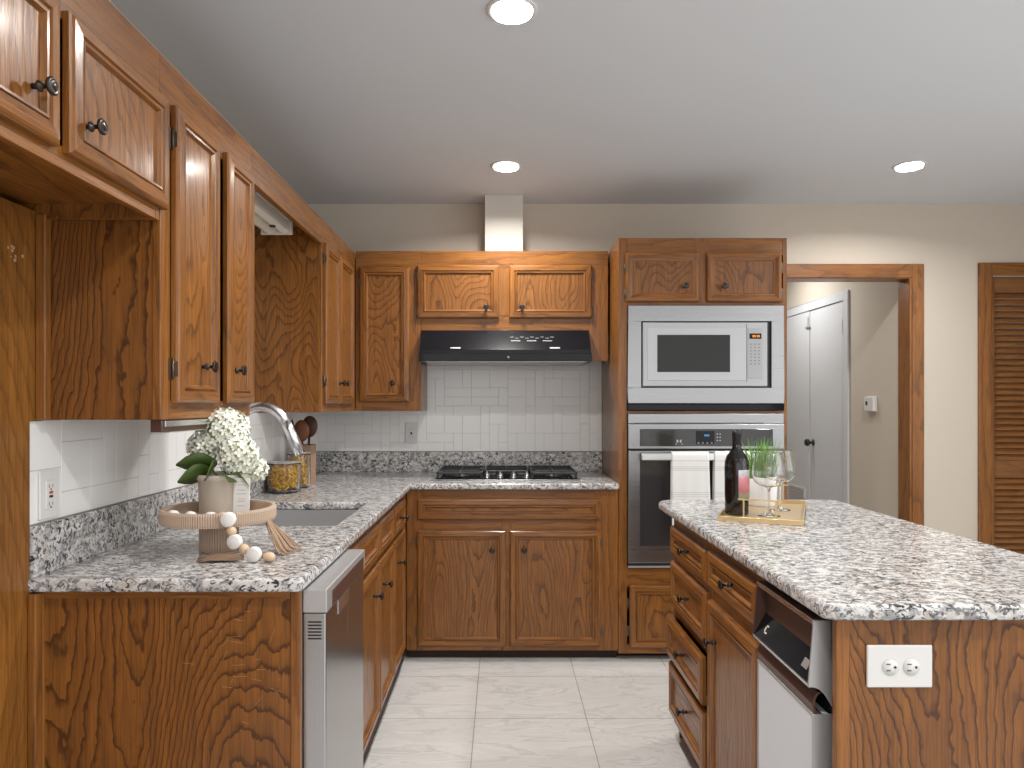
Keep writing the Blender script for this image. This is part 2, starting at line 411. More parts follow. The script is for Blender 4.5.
def drawer(root, x0, x1, z0, z1, knob=True, y0=0.0):
    return door(root, x0, x1, z0, z1, ((x0+x1)/2, (z0+z1)/2) if knob is True else knob, None, DRW, 'drawer_front', y0=y0)
def frame(root, stiles, rails, t=.019, name='face_frame'):
    m = MB()
    for (a, b, c, d) in stiles: m.box(a, b, 0, t, c, d, 0)
    for (a, b, c, d) in rails: m.box(a, b, .0006, t-.0006, c, d, 1)
    return m.build(name, CAB, root, .0012, 1)
def body(root, x0, x1, z0, z1, y0, y1, top=True, bottom_up=0, side_mat=None, right_mat=None):
    m = MB(); t = .014
    m.box(x0, x0+t, y0, y1, z0, z1, 0); m.box(x1-t, x1, y0, y1, z0, z1, 0)
    m.box(x0+t, x1-t, y0, y1, z0+bottom_up, z0+bottom_up+t, 1); m.box(x0+t, x1-t, y1-.006, y1, z0+bottom_up+t, z1-t, 0)
    if top: m.box(x0+t, x1-t, y0, y1, z1-t, z1, 1)
    return m.build('cabinet_box', [side_mat or PV, PH], root, .001, 1)

# ---- left wall run: local x = world +y, local -y faces world +x
UF = -.80; UD = UF-LX+.058         # upper face plane and depth behind it
ZB, ZT = 1.263, 2.122
def left_upper(name, label, y0): return thing(name, label, 'cabinet', (UF, y0, 0), R(90))
# over the refrigerator alcove
t = left_upper('over_fridge_cabinet', 'oak wall cabinet with two short wide doors high over the empty refrigerator alcove', 0)
frame(t, [(.82,.89,1.7705,2.0), (1.235,1.285,1.7705,2.0), (1.640,1.657,1.728,2.0)],
      [(.47,1.640,1.728,1.77), (.47,1.6605,2.0005,ZT)])
body(t, .47, 1.657, 1.728, ZT, .0195, UD, bottom_up=.035)
door(t, .865, 1.262, 1.757, 2.016, (1.195, 1.835))
door(t, 1.292, 1.672, 1.757, 2.016, (1.345, 1.825))
# tall pair
t = left_upper('tall_wall_cabinet', 'oak wall cabinet with two tall narrow doors, a dark gap between them, above the flowers', 0)
frame(t, [(1.662,1.712,ZB,2.0), (2.225,2.252,ZB,2.0)], [(1.712,2.225,ZB,ZB+.045), (1.661,2.2535,2.0005,ZT)])
body(t, 1.664, 2.252, ZB, ZT, .0195, UD, side_mat=EP)
d = door(t, 1.715, 1.975, 1.302, 2.022, (1.875, 1.398), 'L', hz=(1.385, 1.94))
d = door(t, 2.035, 2.248, 1.302, 2.022, (2.085, 1.398))
# side trim strips at the alcove
t2 = thing('cabinet_trim_strip', 'thin upright oak trim strip in the wall corner under the over-fridge cabinet', 'trim strip', (0,0,0))
c = MB(); c.box(LX+.0125, LX+.036, 1.638, 1.6615, ZB, 1.740); c.build('strip', OV, t2, .003)
# sink niche: valance and its top board
t = left_upper('window_valance', 'long oak valance board bridging the wall cabinets above the sink', 0)
c = MB(); c.box(2.254, 3.148, 0, .019, 2.013, ZT, 1); c.build('board', CAB, t, .0012, 1)
c = MB(); c.box(2.254, 3.148, .0195, UD, 2.085, 2.10, 1); c.build('top_board', CAB, t, .001, 1)
# corner pair
t = left_upper('corner_wall_cabinet', 'oak wall cabinet with two narrow doors in the left corner over the jars', 0)
frame(t, [(3.150,3.178,ZB,2.0), (3.775,3.869,ZB,2.0)], [(3.178,3.775,ZB,ZB+.045), (3.149,3.869,2.0005,ZT)])
body(t, 3.151, 4.19, ZB, ZT, .0195, UD)
door(t, 3.174, 3.448, 1.302, 2.022, (3.412, 1.40), 'L', hz=(1.40, 1.95))
door(t, 3.452, 3.760, 1.302, 2.022, (3.492, 1.40), 'R')
# fluorescent fixture under the valance top
t = thing('niche_light_fixture', 'cream fluorescent light fixture hidden up behind the valance above the sink', 'light fixture', (-.945, 2.62, 2.070))
c = MB(); c.box(-.065, .065, -.36, .36, -.012, 0); c.prism([(-.062,-.012),(-.05,-.05),(-.03,-.06),(-.004,-.048),(.004,-.030),(.012,-.048),(.032,-.060),(.052,-.05),(.062,-.012)], -.352, .352, 'XZ', 1)
c.box(-.066, .066, .352, .366, -.060, 0, 0); c.box(-.066, .066, -.366, -.352, -.060, 0, 0)
c.build('diffuser', [CREAM, CREAM], t, .003)
c = MB(); c.box(.02, .04, .2, .22, -.064, -.058); c.build('switch', SLOT, t)
# under cabinet strip light
t = thing('under_cabinet_light', 'thin chrome and white strip light under the tall wall cabinet above the flowers', 'strip light', (UF+.0, 1.70, ZB-.0005))
c = MB(); c.box(-.032, -.006, -.02, .50, -.030, 0, 0); c.box(-.0058, .000, -.01, .50, -.017, -.003, 1)
c.build('housing', [BROWN, CH], t, .001)
c = MB(); c.box(-.029, -.010, .03, .47, -.033, -.030); c.build('lens', CREAM, t, .001)

# ---- back wall uppers: face plane y = 3.87
BF = 3.87; BD = BY-.0075-BF
t = thing('narrow_wall_cabinet', 'oak wall cabinet with one tall narrow door, left of the range hood', 'cabinet', (0, BF, 0))
frame(t, [(-.798,-.762,ZB,2.03), (-.522,-.441,ZB,2.03)], [(-.762,-.522,ZB,ZB+.055), (-.798,-.4408,2.0305,2.134)])
body(t, -.798, -.441, ZB, 2.134, .0195, BD)
door(t, -.775, -.504, 1.312, 2.045, (-.592, 1.413), 'L', hz=(1.40,1.96))
t = thing('range_hood_cabinet', 'short oak wall cabinet with two wide doors directly above the black range hood', 'cabinet', (0, BF, 0))
frame(t, [(-.4405,-.435,1.70,2.04), (-.030,.052,1.7805,2.04), (.475,.578,1.534,2.04)],
      [(-.435,.475,1.70,1.78), (-.4405,.578,2.0405,2.134)])
body(t, -.440, .578, 1.702, 2.134, .0195, BD)
door(t, -.461, -.016, 1.766, 2.054, (-.086, 1.822), 'L', y0=-.0, hz=(1.80,2.0))
door(t, .038, .488, 1.766, 2.054, (.108, 1.822), 'R', hz=(1.80,2.0))

# ---- range hood
t = thing('range_hood', 'glossy black slim range hood mounted under the short cabinet', 'range hood', (.018, BF, 0))
c = MB(); c.prism([(-.02,1.700),(.318,1.700),(.318,1.545),(-.10,1.545),(-.118,1.562),(-.118,1.590)], -.452, .452, 'YZ'); c.build('housing', HOOD, t, .003)
c = MB(); c.box(-.453, .453, -.150, -.10, 1.524, 1.566); c.box(-.453, .453, -.10, .30, 1.524, 1.545); c.build('lower_lip', BGL, t, .002)
c = MB(); c.box(-.42, .42, -.142, .27, 1.5215, 1.5245); c.build('filter', SILV, t)
c = MB()
def on_slope(m, cx, f, sx, sz):       # small plate lying on the hood's sloping front
    y = -.02 + (-.098)*f; z = 1.700 - .110*f
    a = math.atan2(.098, .110)
    m.rbox(cx, y-.0012, z-.0010, sx, .0016, sz, (-a, 0, 0))
for cx in (-.265, .262):
    c = MB(); on_slope(c, cx, .93, .055, .010); c.build('lamp_cover', SILV, t, .0005)
c = MB()
for k in range(9): on_slope(c, .035+.027*k, .42 if k % 2 else .36, .018, .0035)
for k in range(3): on_slope(c, .055+.085*k, .56, .05, .007)
c.build('control_print', GREYTXT, t)
c = MB(); c.lathe([(.006,0),(.006,.001),(.001,.0015)], 14, (.015,-.150,1.545), '-Y'); c.build('emblem', GREYTXT, t)

# ---- tall oven cabinet
t = thing('oven_cabinet', 'tall oak cabinet tower housing the microwave and wall oven, small doors at top', 'cabinet', (0, 3.60, 0))
frame(t, [(.590,.634,.035,2.142), (1.424,1.445,.035,2.142), (.975,1.055,1.800,2.142)],
      [(.634,.975,2.055,2.142), (1.055,1.424,2.055,2.142), (.634,.975,1.798,1.835), (1.055,1.424,1.798,1.835), (.634,1.424,1.252,1.266), (.634,1.424,.37,.470), (.634,1.424,.035,.08)])
m = MB()
m.box(.590, .604, .0195, .592, .035, 2.142, 0); m.box(1.431, 1.445, .0195, .592, .035, 2.142, 0); m.box(.604, 1.431, .0195, .592, 2.128, 2.142, 1)
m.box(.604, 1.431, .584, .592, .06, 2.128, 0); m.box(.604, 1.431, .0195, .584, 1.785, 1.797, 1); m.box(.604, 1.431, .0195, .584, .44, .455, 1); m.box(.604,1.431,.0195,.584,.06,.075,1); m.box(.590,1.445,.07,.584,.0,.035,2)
m.build('cabinet_box', [PV, PH, OD], t, .001, 1)
WPROF = [(0,0),(0,-.012),(.003,-.017),(.008,-.020),(.016,-.021),(.034,-.013),(.040,-.0125),(.044,-.009)]
door(t, .625, .997, 1.816, 2.066, (.923, 1.893), 'L', prof=WPROF, hz=(1.86,1.99))
door(t, 1.035, 1.413, 1.816, 2.066, (1.120, 1.893), 'R', prof=WPROF, hz=(1.86,1.99))
door(t, .645, 1.405, .068, .384, None, 'L', hz=(.15,.29))

# microwave in its steel trim frame
t = thing('microwave_oven', 'built-in silver microwave with steel surround and orange clock display', 'microwave', (1.0295, 3.5995, 1.303))
W = .3935
c = MB()
for b in ((-W,W,.415,.494),(-W,W,0,.078)): c.box(b[0],b[1],-.020,-.0,b[2],b[3])
c.box(-W,-.328,-.020,0,.078,.415); c.box(.329,W,-.020,0,.078,.415); c.build('trim_frame', ST, t, .002)
c = MB(); c.box(-.328,.329,-.006,.0,.078,.415); c.box(-.31,.31,0,.42,.085,.41); c.build('housing', BLK, t)
c = MB(); c.box(-.320,.308,-.024,-.006,.086,.408); mw = c.build('door_panel', MWHITE, t, .004)
c = MB(); c.box(-.296,.198,-.027,-.0235,.115,.378); f = c.build('door_frame', mat('microwave_pale_frame', (.47,.48,.50), .35, .2), mw, .002)
c = MB(); c.box(-.248,.118,-.0285,-.0268,.158,.345); c.build('window', MWG, mw, .001)
c = MB(); c.box(.2015,.2035,-.0245,-.0238,.110,.400); c.build('seam', SLOT, mw)
c = MB(); c.box(.208,.284,-.0262,-.0238,.125,.382); cp = c.build('control_panel', mat('control_grey', (.40,.415,.43), .4), t, .001)
c = MB(); c.box(.216,.276,-.0272,-.0260,.325,.352); c.build('display', BGL, cp)
c = MB()
for k in range(4):
    x = .231+.009*k+(.003 if k > 1 else 0)
    c.box(x,x+.0065,-.0279,-.0270,.3335,.3375); c.box(x,x+.0065,-.0279,-.0270,.3395,.3435)
c.build('display_digits', ORANGE, cp)
c = MB()
for r_ in range(7):
    for q in range(3): c.box(.218+.021*q,.228+.021*q,-.0269,-.0261,.196+.0165*r_,.202+.0165*r_)
c.build('buttons', GREYTXT, cp)
t = thing('vent_strip', 'glossy black filler strip between the microwave and the wall oven', 'filler strip', (1.0295, 3.5995, 1.2665))
c = MB(); c.box(-.396,.396,-.018,-.0,.0,.035); c.build('strip', BGL, t, .004)

# wall oven
t = thing('wall_oven', 'built-in stainless steel single wall oven with black glass and towels over its handle', 'oven', (1.0295, 3.5995, .474))
W = .3935
c = MB(); c.box(-W,W,-.016,-.0,.727,.777); c.box(-W,W,-.022,-.0,.600,.725); c.box(-.36,.36,0,.5,.01,.77); tr = c.build('control_fascia', ST, t, .002)
c = MB(); c.box(-W+.03,W-.1,-.0168,-.0158,.7275,.7315); c.build('vent_slot', SLOT, tr)
c = MB(); c.box(-.335,.335,-.0245,-.0215,.613,.700); cg = c.build('control_glass', DGL, t, .001)
c = MB(); c.box(-.053,.040,-.0255,-.0243,.624,.690); c.build('display', BGL, cg)
c = MB(); c.box(-.012,.014,-.0262,-.0254,.663,.673); c.build('display_digits', BLUE, cg)
c = MB()
for k in range(4): c.box(-.044+.022*k,-.036+.022*k,-.0262,-.0254,.628,.632)
for k in range(3):
    for q in range(2): c.box(.052+.014*q,.058+.014*q,-.0252,-.0244,.640+.016*k,.645+.016*k)
for k in range(2): c.box(-.150+.016*k,-.142+.016*k,-.0252,-.0244,.632,.646); c.box(-.155+.03*k,-.150+.03*k,-.0252,-.0244,.622,.626)
c.build('buttons', LTXT, cg)
c = MB(); c.box(-W+.004,W-.004,-.010,-.0,.590,.602); c.build('seam_gap', SLOT, t)
c = MB(); c.box(-W,W,-.024,-.0,.024,.590); dd = c.build('oven_door', ST, t, .003)
c = MB(); c.box(-.335,.335,-.0265,-.0235,.112,.548); gl = c.build('door_glass', DGL, dd, .001)
c = MB(); c.box(-.335,.335,-.0700,-.052,.545,.580); hb = c.build('handle', mat('bright_steel_handle', (.72,.73,.74), .28, .9), dd, .004)
for s in (-1,1):
    c = MB(); c.box(s*.315-.012, s*.315+.012, -.055, -.0235, .550, .576); c.build('handle_bracket', ST, hb, .002)
c = MB(); c.box(-W,W,-.012,0,.008,.022); c.build('bottom_gap', SLOT, t)
c = MB(); c.box(-W,W,-.020,0,.0,.009); c.build('bottom_trim', SILV, t, .001)

# towels
TW = mat('white_waffle_towel', (.74,.74,.73), .9, spec=.1)
N = NT(TW); tcn = N.n('ShaderNodeTexCoord').outputs['Object']
sep = N.n('ShaderNodeSeparateXYZ'); N.l(tcn, sep.inputs[0]); zz = sep.outputs[2]
def band(z0, z1):
    return N.math('MULTIPLY', N.math('GREATER_THAN', zz, z0), N.math('LESS_THAN', zz, z1))
msk = None
for z0 in (-.038, -.068, -.076, -.084, -.196, -.206, -.216, -.246):
    b_ = band(z0, z0+.0028); msk = b_ if msk is None else N.math('MAXIMUM', msk, b_)
N.l(N.mix(msk, (.76,.76,.75), (.50,.51,.53)), N.b.inputs['Base Color'])
def towel(x, wid, drop, label, seed):
    t = thing('dish_towel', label, 'towel', (x, 3.5995-.061, .474+.5805), 0, 'white dish towels on the oven handle')
    rnd = random.Random(seed); ph = rnd.random()*6
    path = [(.013,-.03-drop*.8*k/6) for k in range(6,-1,-1)]+[(.0125,-.01),(.009,.003),(0,.0055),(-.009,.003),(-.0125,-.01)]+[(-.0135-.004*k/14,-.03-drop*k/14) for k in range(15)]
    c = MB(); nx = 18; rows = []
    for off in (0, .0028):
        rr = []
        for i, (y, z) in enumerate(path):
            s_ = max(0, -z-.02)/drop
            n_ = (-1 if i > 8 else 1)
            yo = y + (off if y > 0 else -off) if abs(y) > .005 else y
            zo = z + (off if abs(y) <= .0095 else 0)
            wv = .004*math.sin(ph)
            rr.append([c._v(((k/nx-.5)*wid*(1+.06*s_)+.004*s_*math.sin(ph), yo + (-1 if y < 0 else .4)*.0028*s_*(1+math.sin(k*1.0+ph)), zo)) for k in range(nx+1)])
        rows.append(rr)
    n = len(path)
    for a in range(2):
        for i in range(n-1):
            for k in range(nx): c.face([rows[a][i][k], rows[a][i][k+1], rows[a][i+1][k+1], rows[a][i+1][k]], 0, True)
    for i in range(n-1):
        for k in (0, nx): c.face([rows[0][i][k], rows[0][i+1][k], rows[1][i+1][k], rows[1][i][k]], 0)
    for i in (0, n-1):
        for k in range(nx): c.face([rows[0][i][k], rows[0][i][k+1], rows[1][i][k+1], rows[1][i][k]], 0)
    c.build('cloth', TW, t)
towel(.936, .183, .34, 'white striped dish towel over the oven handle, the left one fully in view', 1)
towel(1.145, .178, .34, 'white striped dish towel over the oven handle, behind the wine bottle', 5)

# ---- back base cabinet
t = thing('cooktop_base_cabinet', 'oak base cabinet with two wide doors and one long drawer front beneath the cooktop', 'cabinet', (0, 3.60, 0))
frame(t, [(-.484,-.40,.05,.868), (-.002,.060,.05,.69), (.475,.588,.05,.868)],
      [(-.40,-.002,.05,.10), (.060,.475,.05,.10), (-.40,-.002,.64,.74), (.060,.475,.64,.74), (-.40,.475,.80,.868), (-.002,.060,.69,.74)])
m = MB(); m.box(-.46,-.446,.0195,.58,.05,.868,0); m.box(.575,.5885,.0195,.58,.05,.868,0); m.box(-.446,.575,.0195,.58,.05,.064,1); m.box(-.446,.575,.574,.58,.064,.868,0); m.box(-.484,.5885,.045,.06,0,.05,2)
m.build('cabinet_box', [PV, PH, OD], t, .001, 1)
drawer(t, -.429, .499, .715, .822, None)
door(t, -.429, .020, .075, .662, (-.049, .566), 'L', hz=(.15,.60))
door(t, .038, .499, .075, .662, (.112, .566), 'R', hz=(.15,.60))

# ---- left base run
BX = -.488
t = thing('sink_base_cabinet', 'oak base cabinet under the sink between dishwasher and corner, two doors', 'cabinet', (BX, 0, 0), R(90))
frame(t, [(2.130,2.19,.06,.868), (2.70,2.77,.06,.868), (3.06,3.098,.06,.868)],
      [(2.19,2.70,.06,.12),(2.77,3.06,.06,.12),(2.19,2.70,.66,.72),(2.77,3.06,.66,.72),(2.19,2.70,.82,.868),(2.77,3.06,.82,.868)])
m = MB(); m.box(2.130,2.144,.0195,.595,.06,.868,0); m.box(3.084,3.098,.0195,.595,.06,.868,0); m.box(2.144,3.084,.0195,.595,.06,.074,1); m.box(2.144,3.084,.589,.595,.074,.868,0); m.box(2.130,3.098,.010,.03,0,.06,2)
m.build('cabinet_box', [PV, PH, OD], t, .001, 1)
door(t, 2.165, 2.728, .105, .690, (2.64, .585)); door(t, 2.745, 3.090, .105, .690, (2.86, .575))
drawer(t, 2.165, 2.728, .712, .840, None); drawer(t, 2.745, 3.090, .712, .840, None)
t = thing('corner_base_cabinet', 'oak corner base cabinet with one narrow drawer over one narrow door, beside the cooktop cabinet', 'cabinet', (BX, 0, 0), R(90))
frame(t, [(3.100,3.14,.06,.868), (3.44,3.598,.06,.868)], [(3.14,3.44,.06,.12),(3.14,3.44,.66,.72),(3.14,3.44,.82,.868)])
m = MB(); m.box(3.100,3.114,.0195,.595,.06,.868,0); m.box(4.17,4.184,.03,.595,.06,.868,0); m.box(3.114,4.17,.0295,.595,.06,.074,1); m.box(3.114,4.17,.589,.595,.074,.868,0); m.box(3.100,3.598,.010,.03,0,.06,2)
m.build('cabinet_box', [PV, PH, OD], t, .001, 1)
door(t, 3.112, 3.470, .105, .690, (3.27, .57)); drawer(t, 3.112, 3.470, .712, .840, (3.34, .765))
# trim along the floor of the left run
# end panel
t = thing('cabinet_end_panel', 'broad oak end panel with bold wavy grain and scratches, closing the left counter run', 'end panel', (0, 1.645, 0))
c = MB(); c.box(-1.058, -.490, 0, .018, 0, .867); c.build('panel', EP, t)
c = MB(); c.box(-1.077, -1.058, -.008, .018, 0, .865); c.build('edge_strip', OV, t, .003)
c = MB(); c.box(-.490, -.467, -.004, .018, 0, .867); c.build('edge_strip', OV, t, .003)
c = MB(); c.box(-1.058, -.490, -.004, 0, .850, .867); c.build('top_strip', OH, t, .001)
c = MB(); rnd = random.Random(2)
for k in range(22):
    x = -.60+rnd.gauss(0,.035); z = .72+rnd.gauss(0,.09); c.rbox(x, -.0002, z, .006+rnd.random()*.030, .0003, .0005, (0, rnd.gauss(0,.15)+(-1.0 if k % 3 == 0 else 0), 0))
c.build('scratches', mat('pale_scratch', (.42,.24,.13), .6), t)['kind'] = 'stuff'
c = MB(); c.box(LX+.0125, LX+.032, -.034, -.010, 0, .867); c.build('wall_strip', OV, t, .003)

# dishwasher
t = thing('dishwasher', 'stainless steel dishwasher standing proud at the near end of the left counter', 'dishwasher', (-.47, 1.668, 0), 0)
c = MB(); c.box(-.56, 0, .0, .452, .08, .862); c.box(-.56,-.06,.0,.452,0,.08); c.build('tub_housing', BLK, t)
c = MB(); c.box(0, .0565, .0, .452, .10, .808); dd = c.build('door', STV, t, .004)
c = MB(); c.box(.002, .060, -.004, .456, .810, .866); pn = c.build('control_console', SILV, t, .003)
c = MB(); c.box(.0595, .0612, .046, .430, .812, .850); c.build('control_strip', BROWN, pn, .001)
c = MB(); c.box(.0565, .0580, .12, .24, .770, .806); 
c.build('pocket_handle', CH, dd, .003)
c = MB()
for k in range(6): c.box(.014, .046, -.0008, .001, .747+.0078*k, .7505+.0078*k)
c.build('side_vent', SLOT, dd)
c = MB(); c.box(-.012,-.006,-.003,.0,.10,.86); c.build('side_seal', SILV, t)

# ---------------------------------------------------------------- countertops
def gridslab(xs, ys, inc, z0, z1):
    m = MB(); nx, ny = len(xs)-1, len(ys)-1; V = {}
    def v(i, j, k):
        if (i,j,k) not in V: V[(i,j,k)] = m._v((xs[i], ys[j], (z0,z1)[k]))
        return V[(i,j,k)]
    ok = lambda i, j: 0 <= i < nx and 0 <= j < ny and inc(i, j)
    for i in range(nx):
        for j in range(ny):
            if not ok(i,j): continue
            m.face([v(i,j,1),v(i+1,j,1),v(i+1,j+1,1),v(i,j+1,1)]); m.face([v(i,j+1,0),v(i+1,j+1,0),v(i+1,j,0),v(i,j,0)])
            if not ok(i,j-1): m.face([v(i,j,0),v(i+1,j,0),v(i+1,j,1),v(i,j,1)])
            if not ok(i,j+1): m.face([v(i+1,j+1,0),v(i,j+1,0),v(i,j+1,1),v(i+1,j+1,1)])
            if not ok(i-1,j): m.face([v(i,j+1,0),v(i,j,0),v(i,j,1),v(i,j+1,1)])
            if not ok(i+1,j): m.face([v(i+1,j,0),v(i+1,j+1,0),v(i+1,j+1,1),v(i+1,j,1)])
    return m
t = thing('perimeter_countertop', 'L-shaped speckled granite countertop along the left and back walls', 'countertop', (0,0,0))
xs = [LX+.001, -.92, -.550, -.455, .5885]; ys = [1.615, 2.335, 2.88, 3.56, BY-.001]
m = gridslab(xs, ys, lambda i, j: (j == 3 or i < 3) and not (i == 1 and j == 1), .870, .901)
m.build('slab', GR, t, .009, 3)
c = MB(); c.box(LX+.001, LX+.020, 1.625, BY-.022, .9012, 1.019); c.box(LX+.001, .5885, BY-.021, BY-.001, .9012, 1.019); c.build('backsplash_upstand', GR, t, .002)

# sink
t = thing('kitchen_sink', 'undermount stainless steel sink sunk into the left granite counter', 'sink', (-.735, 2.6075, .8695))
c = MB(); a, b, d = .198, .285, .19
c.box(-a,-a+.012,-b,b,-d,0); c.box(a-.012,a,-b,b,-d,0); c.box(-a+.012,a-.012,-b,-b+.012,-d,0); c.box(-a+.012,a-.012,b-.012,b,-d,0); c.box(-a+.012,a-.012,-b+.012,b-.012,-d,-d+.004)
c.build('basin', make_steel('sink_steel', 2, (.70,.70,.71), .36), t, .004)
c = MB(); c.lathe([(.001,0),(.03,.001),(.042,.004),(.044,.002),(.044,0)], 24, (0,.05,-d+.004)); c.build('drain', CH, t)

# faucet
t = thing('kitchen_faucet', 'chrome high-arc pull-down kitchen faucet beside the sink, behind the flowers', 'faucet', (-.985, 2.60, .901))
c = MB(); c.lathe([(.028,0),(.028,.006),(.022,.012),(.019,.06),(.017,.10),(.015,.12)], 20); c.build('base', CH, t)
pts = [(0,0,.10),(0,0,.22)]; 
for k in range(13):
    a = R(180 - 150*k/12); pts.append((.105+.105*math.cos(a), 0, .268+.122*math.sin(a)))
ex, _, ez = pts[-1]; pts = [pts[0], pts[1]] + pts[2:]
c = MB(); c.tube(pts, [.013]*4+[.0135,.0145,.0155,.0165,.017,.0175,.0175,.0175,.0175,.0175,.0175][:len(pts)-4], 16); c.build('spout', CH, t)
c = MB(); dx, dz = math.cos(R(-66)), math.sin(R(-66))
c.tube([(ex-.002,0,ez+.004),(ex+dx*.03,0,ez+dz*.03),(ex+dx*.045,0,ez+dz*.045),(ex+dx*.125,0,ez+dz*.125)], [.0175,.0185,.0195,.0195], 16)
c.build('spray_head', CH, t)
c = MB(); c.tube([(0,-.018,.075),(0,-.045,.082),(.01,-.10,.10)], [.010,.008,.006], 10); c.build('lever', CH, t)

# cooktop
t = thing('gas_cooktop', 'black gas cooktop with grates and a row of steel knobs, set in the back counter', 'cooktop', (.026, 3.685, .9015))
c = MB(); c.box(-.388,.388,0,.45,0,.006); c.build('steel_tray', ST, t, .003)
c = MB(); c.box(-.374,.374,.030,.44,.006,.010); c.build('glass_top', BGL, t, .002)
c = MB()
for s in (-1, 1):
    x0, x1 = sorted((s*.115, s*.37)); 
for x0, x1 in ((-.37,-.125),(-.12,.12),(.125,.37)):
    y0 = .035 if abs(x0+x1) > .1 else .125
    for x in (x0+.006, x1-.006): c.box(x-.005,x+.005,y0,.43,.030,.042); 
    for y in (y0+.005, .425, (y0+.43)/2): c.box(x0,x1,y-.005,y+.005,.030,.042)
    for x in (x0+.008,x1-.008):
        for y in (y0+.008,.42): c.box(x-.006,x+.006,y-.006,y+.006,.010,.031)
    for y in ((.13,.33) if abs(x0+x1) > .1 else (.28,)):
        c.box((x0+x1)/2-.004,(x0+x1)/2+.004,y-.09,y+.09,.030,.044); c.box((x0+x1)/2-.10,(x0+x1)/2+.10,y-.004,y+.004,.030,.044)
c.build('burner_grate', CASTI, t, .002, 1)
for x, y, r_ in ((-.2475,.13,.040),(-.2475,.33,.035),(.2475,.13,.035),(.2475,.33,.040),(0,.28,.05)):
    c = MB(); c.lathe([(r_*1.2,.010),(r_*1.2,.016),(r_,.018),(r_,.026),(.001,.028)], 22, (x,y,0)); c.build('burner', CASTI, t)
for x in (-.105,-.035,.035,.105):
    c = MB(); c.lathe([(.021,.006),(.021,.010),(.016,.012),(.015,.030),(.013,.033),(.001,.034)], 18, (x,.060,0)); c.box(x-.0035,x+.0035,.045,.075,.030,.043); tag(c.build('knob', ST, t), 'steel control knob')

# ---------------------------------------------------------------- island
t = thing('island_countertop', 'speckled granite island top with rounded edges, tray and bottle on it', 'countertop', (0,0,0))
def rounded(pts_r, n=8):
    out = []; N_ = len(pts_r)
    for i, (x, y, r) in enumerate(pts_r):
        if r == 0: out.append((x,y)); continue
        p = Vector((x,y)); a = (Vector(pts_r[i-1][:2])-p).normalized(); b = (Vector(pts_r[(i+1)%N_][:2])-p).normalized()
        c0 = p + (a+b)*r
        a0 = math.atan2(*((p+a*r-c0).yx)); a1 = math.atan2(*((p+b*r-c0).yx)); da = (a1-a0+PI) % (2*PI) - PI
        for k in range(n+1): out.append((c0.x+r*math.cos(a0+da*k/n), c0.y+r*math.sin(a0+da*k/n)))
    return out
m = MB(); m.prism(rounded([(.637,1.403,.028),(1.388,1.403,.03),(1.388,2.965,.05),(.637,2.965,.085)]), .870, .902); m.build('slab', GR, t, .010, 3)

IX, IY = .672, 2.775      # far left corner of the cabinet faces; local x runs toward the camera
def isl(name, label, cat): return thing(name, label, cat, (IX, IY, 0), R(-90))
U = lambda y: IY - y
t = isl('island_drawer_cabinet', 'oak island cabinet with a stack of four knobbed drawers nearest the oven', 'cabinet')
frame(t, [(0,.03,.06,.869),(.465,.495,.06,.869)], [(.03,.465,.825,.869),(.03,.465,.690,.73),(.03,.465,.480,.53),(.03,.465,.30,.34),(.03,.465,.06,.11)])
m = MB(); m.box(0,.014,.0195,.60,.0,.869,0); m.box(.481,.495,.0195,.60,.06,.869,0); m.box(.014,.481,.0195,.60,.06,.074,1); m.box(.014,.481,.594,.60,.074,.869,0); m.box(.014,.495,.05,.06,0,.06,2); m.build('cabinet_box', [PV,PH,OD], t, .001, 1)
drawer(t, .012, .485, .722, .828); drawer(t, .012, .485, .522, .690)
drawer(t, .004, .487, .328, .482, y0=-.014); drawer(t, .010, .487, .105, .302, y0=-.006)
t = isl('island_door_cabinet', 'oak island cabinet with one drawer above one tall door, next to the trash compactor', 'cabinet')
frame(t, [(.497,.52,.06,.869),(.935,.965,.06,.869)], [(.52,.935,.83,.869),(.52,.935,.670,.73),(.52,.935,.06,.12)])
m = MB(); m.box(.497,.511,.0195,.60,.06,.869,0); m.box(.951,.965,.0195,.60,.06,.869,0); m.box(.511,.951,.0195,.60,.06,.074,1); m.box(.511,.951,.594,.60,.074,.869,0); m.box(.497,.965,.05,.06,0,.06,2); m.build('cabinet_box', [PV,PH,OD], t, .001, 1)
drawer(t, .508, .952, .722, .835); door(t, .508, .952, .105, .676, (.575, .560))
# island rear and end shell
t = thing('island_end_panel', 'oak island end panel facing the camera, fitted with a wide white outlet plate', 'end panel', (0, 1.428, 0))
c = MB(); c.box(.700, 1.352, .002, .020, 0, .869); c.build('panel', EP, t)
c = MB(); c.box(.672, .700, 0, .020, 0, .869); c.build('edge_strip', OV, t, .003)
c = MB(); c.box(1.352,1.372,0,.020,0,.869); c.build('edge_strip', OV, t, .003)
t = thing('island_side_panel', 'plain oak panel closing the far right side of the island', 'end panel', (0,0,0))
c = MB(); c.box(1.354,1.372,1.449,2.773,0,.869); c.build('side_panel', PV, t, .001, 1)

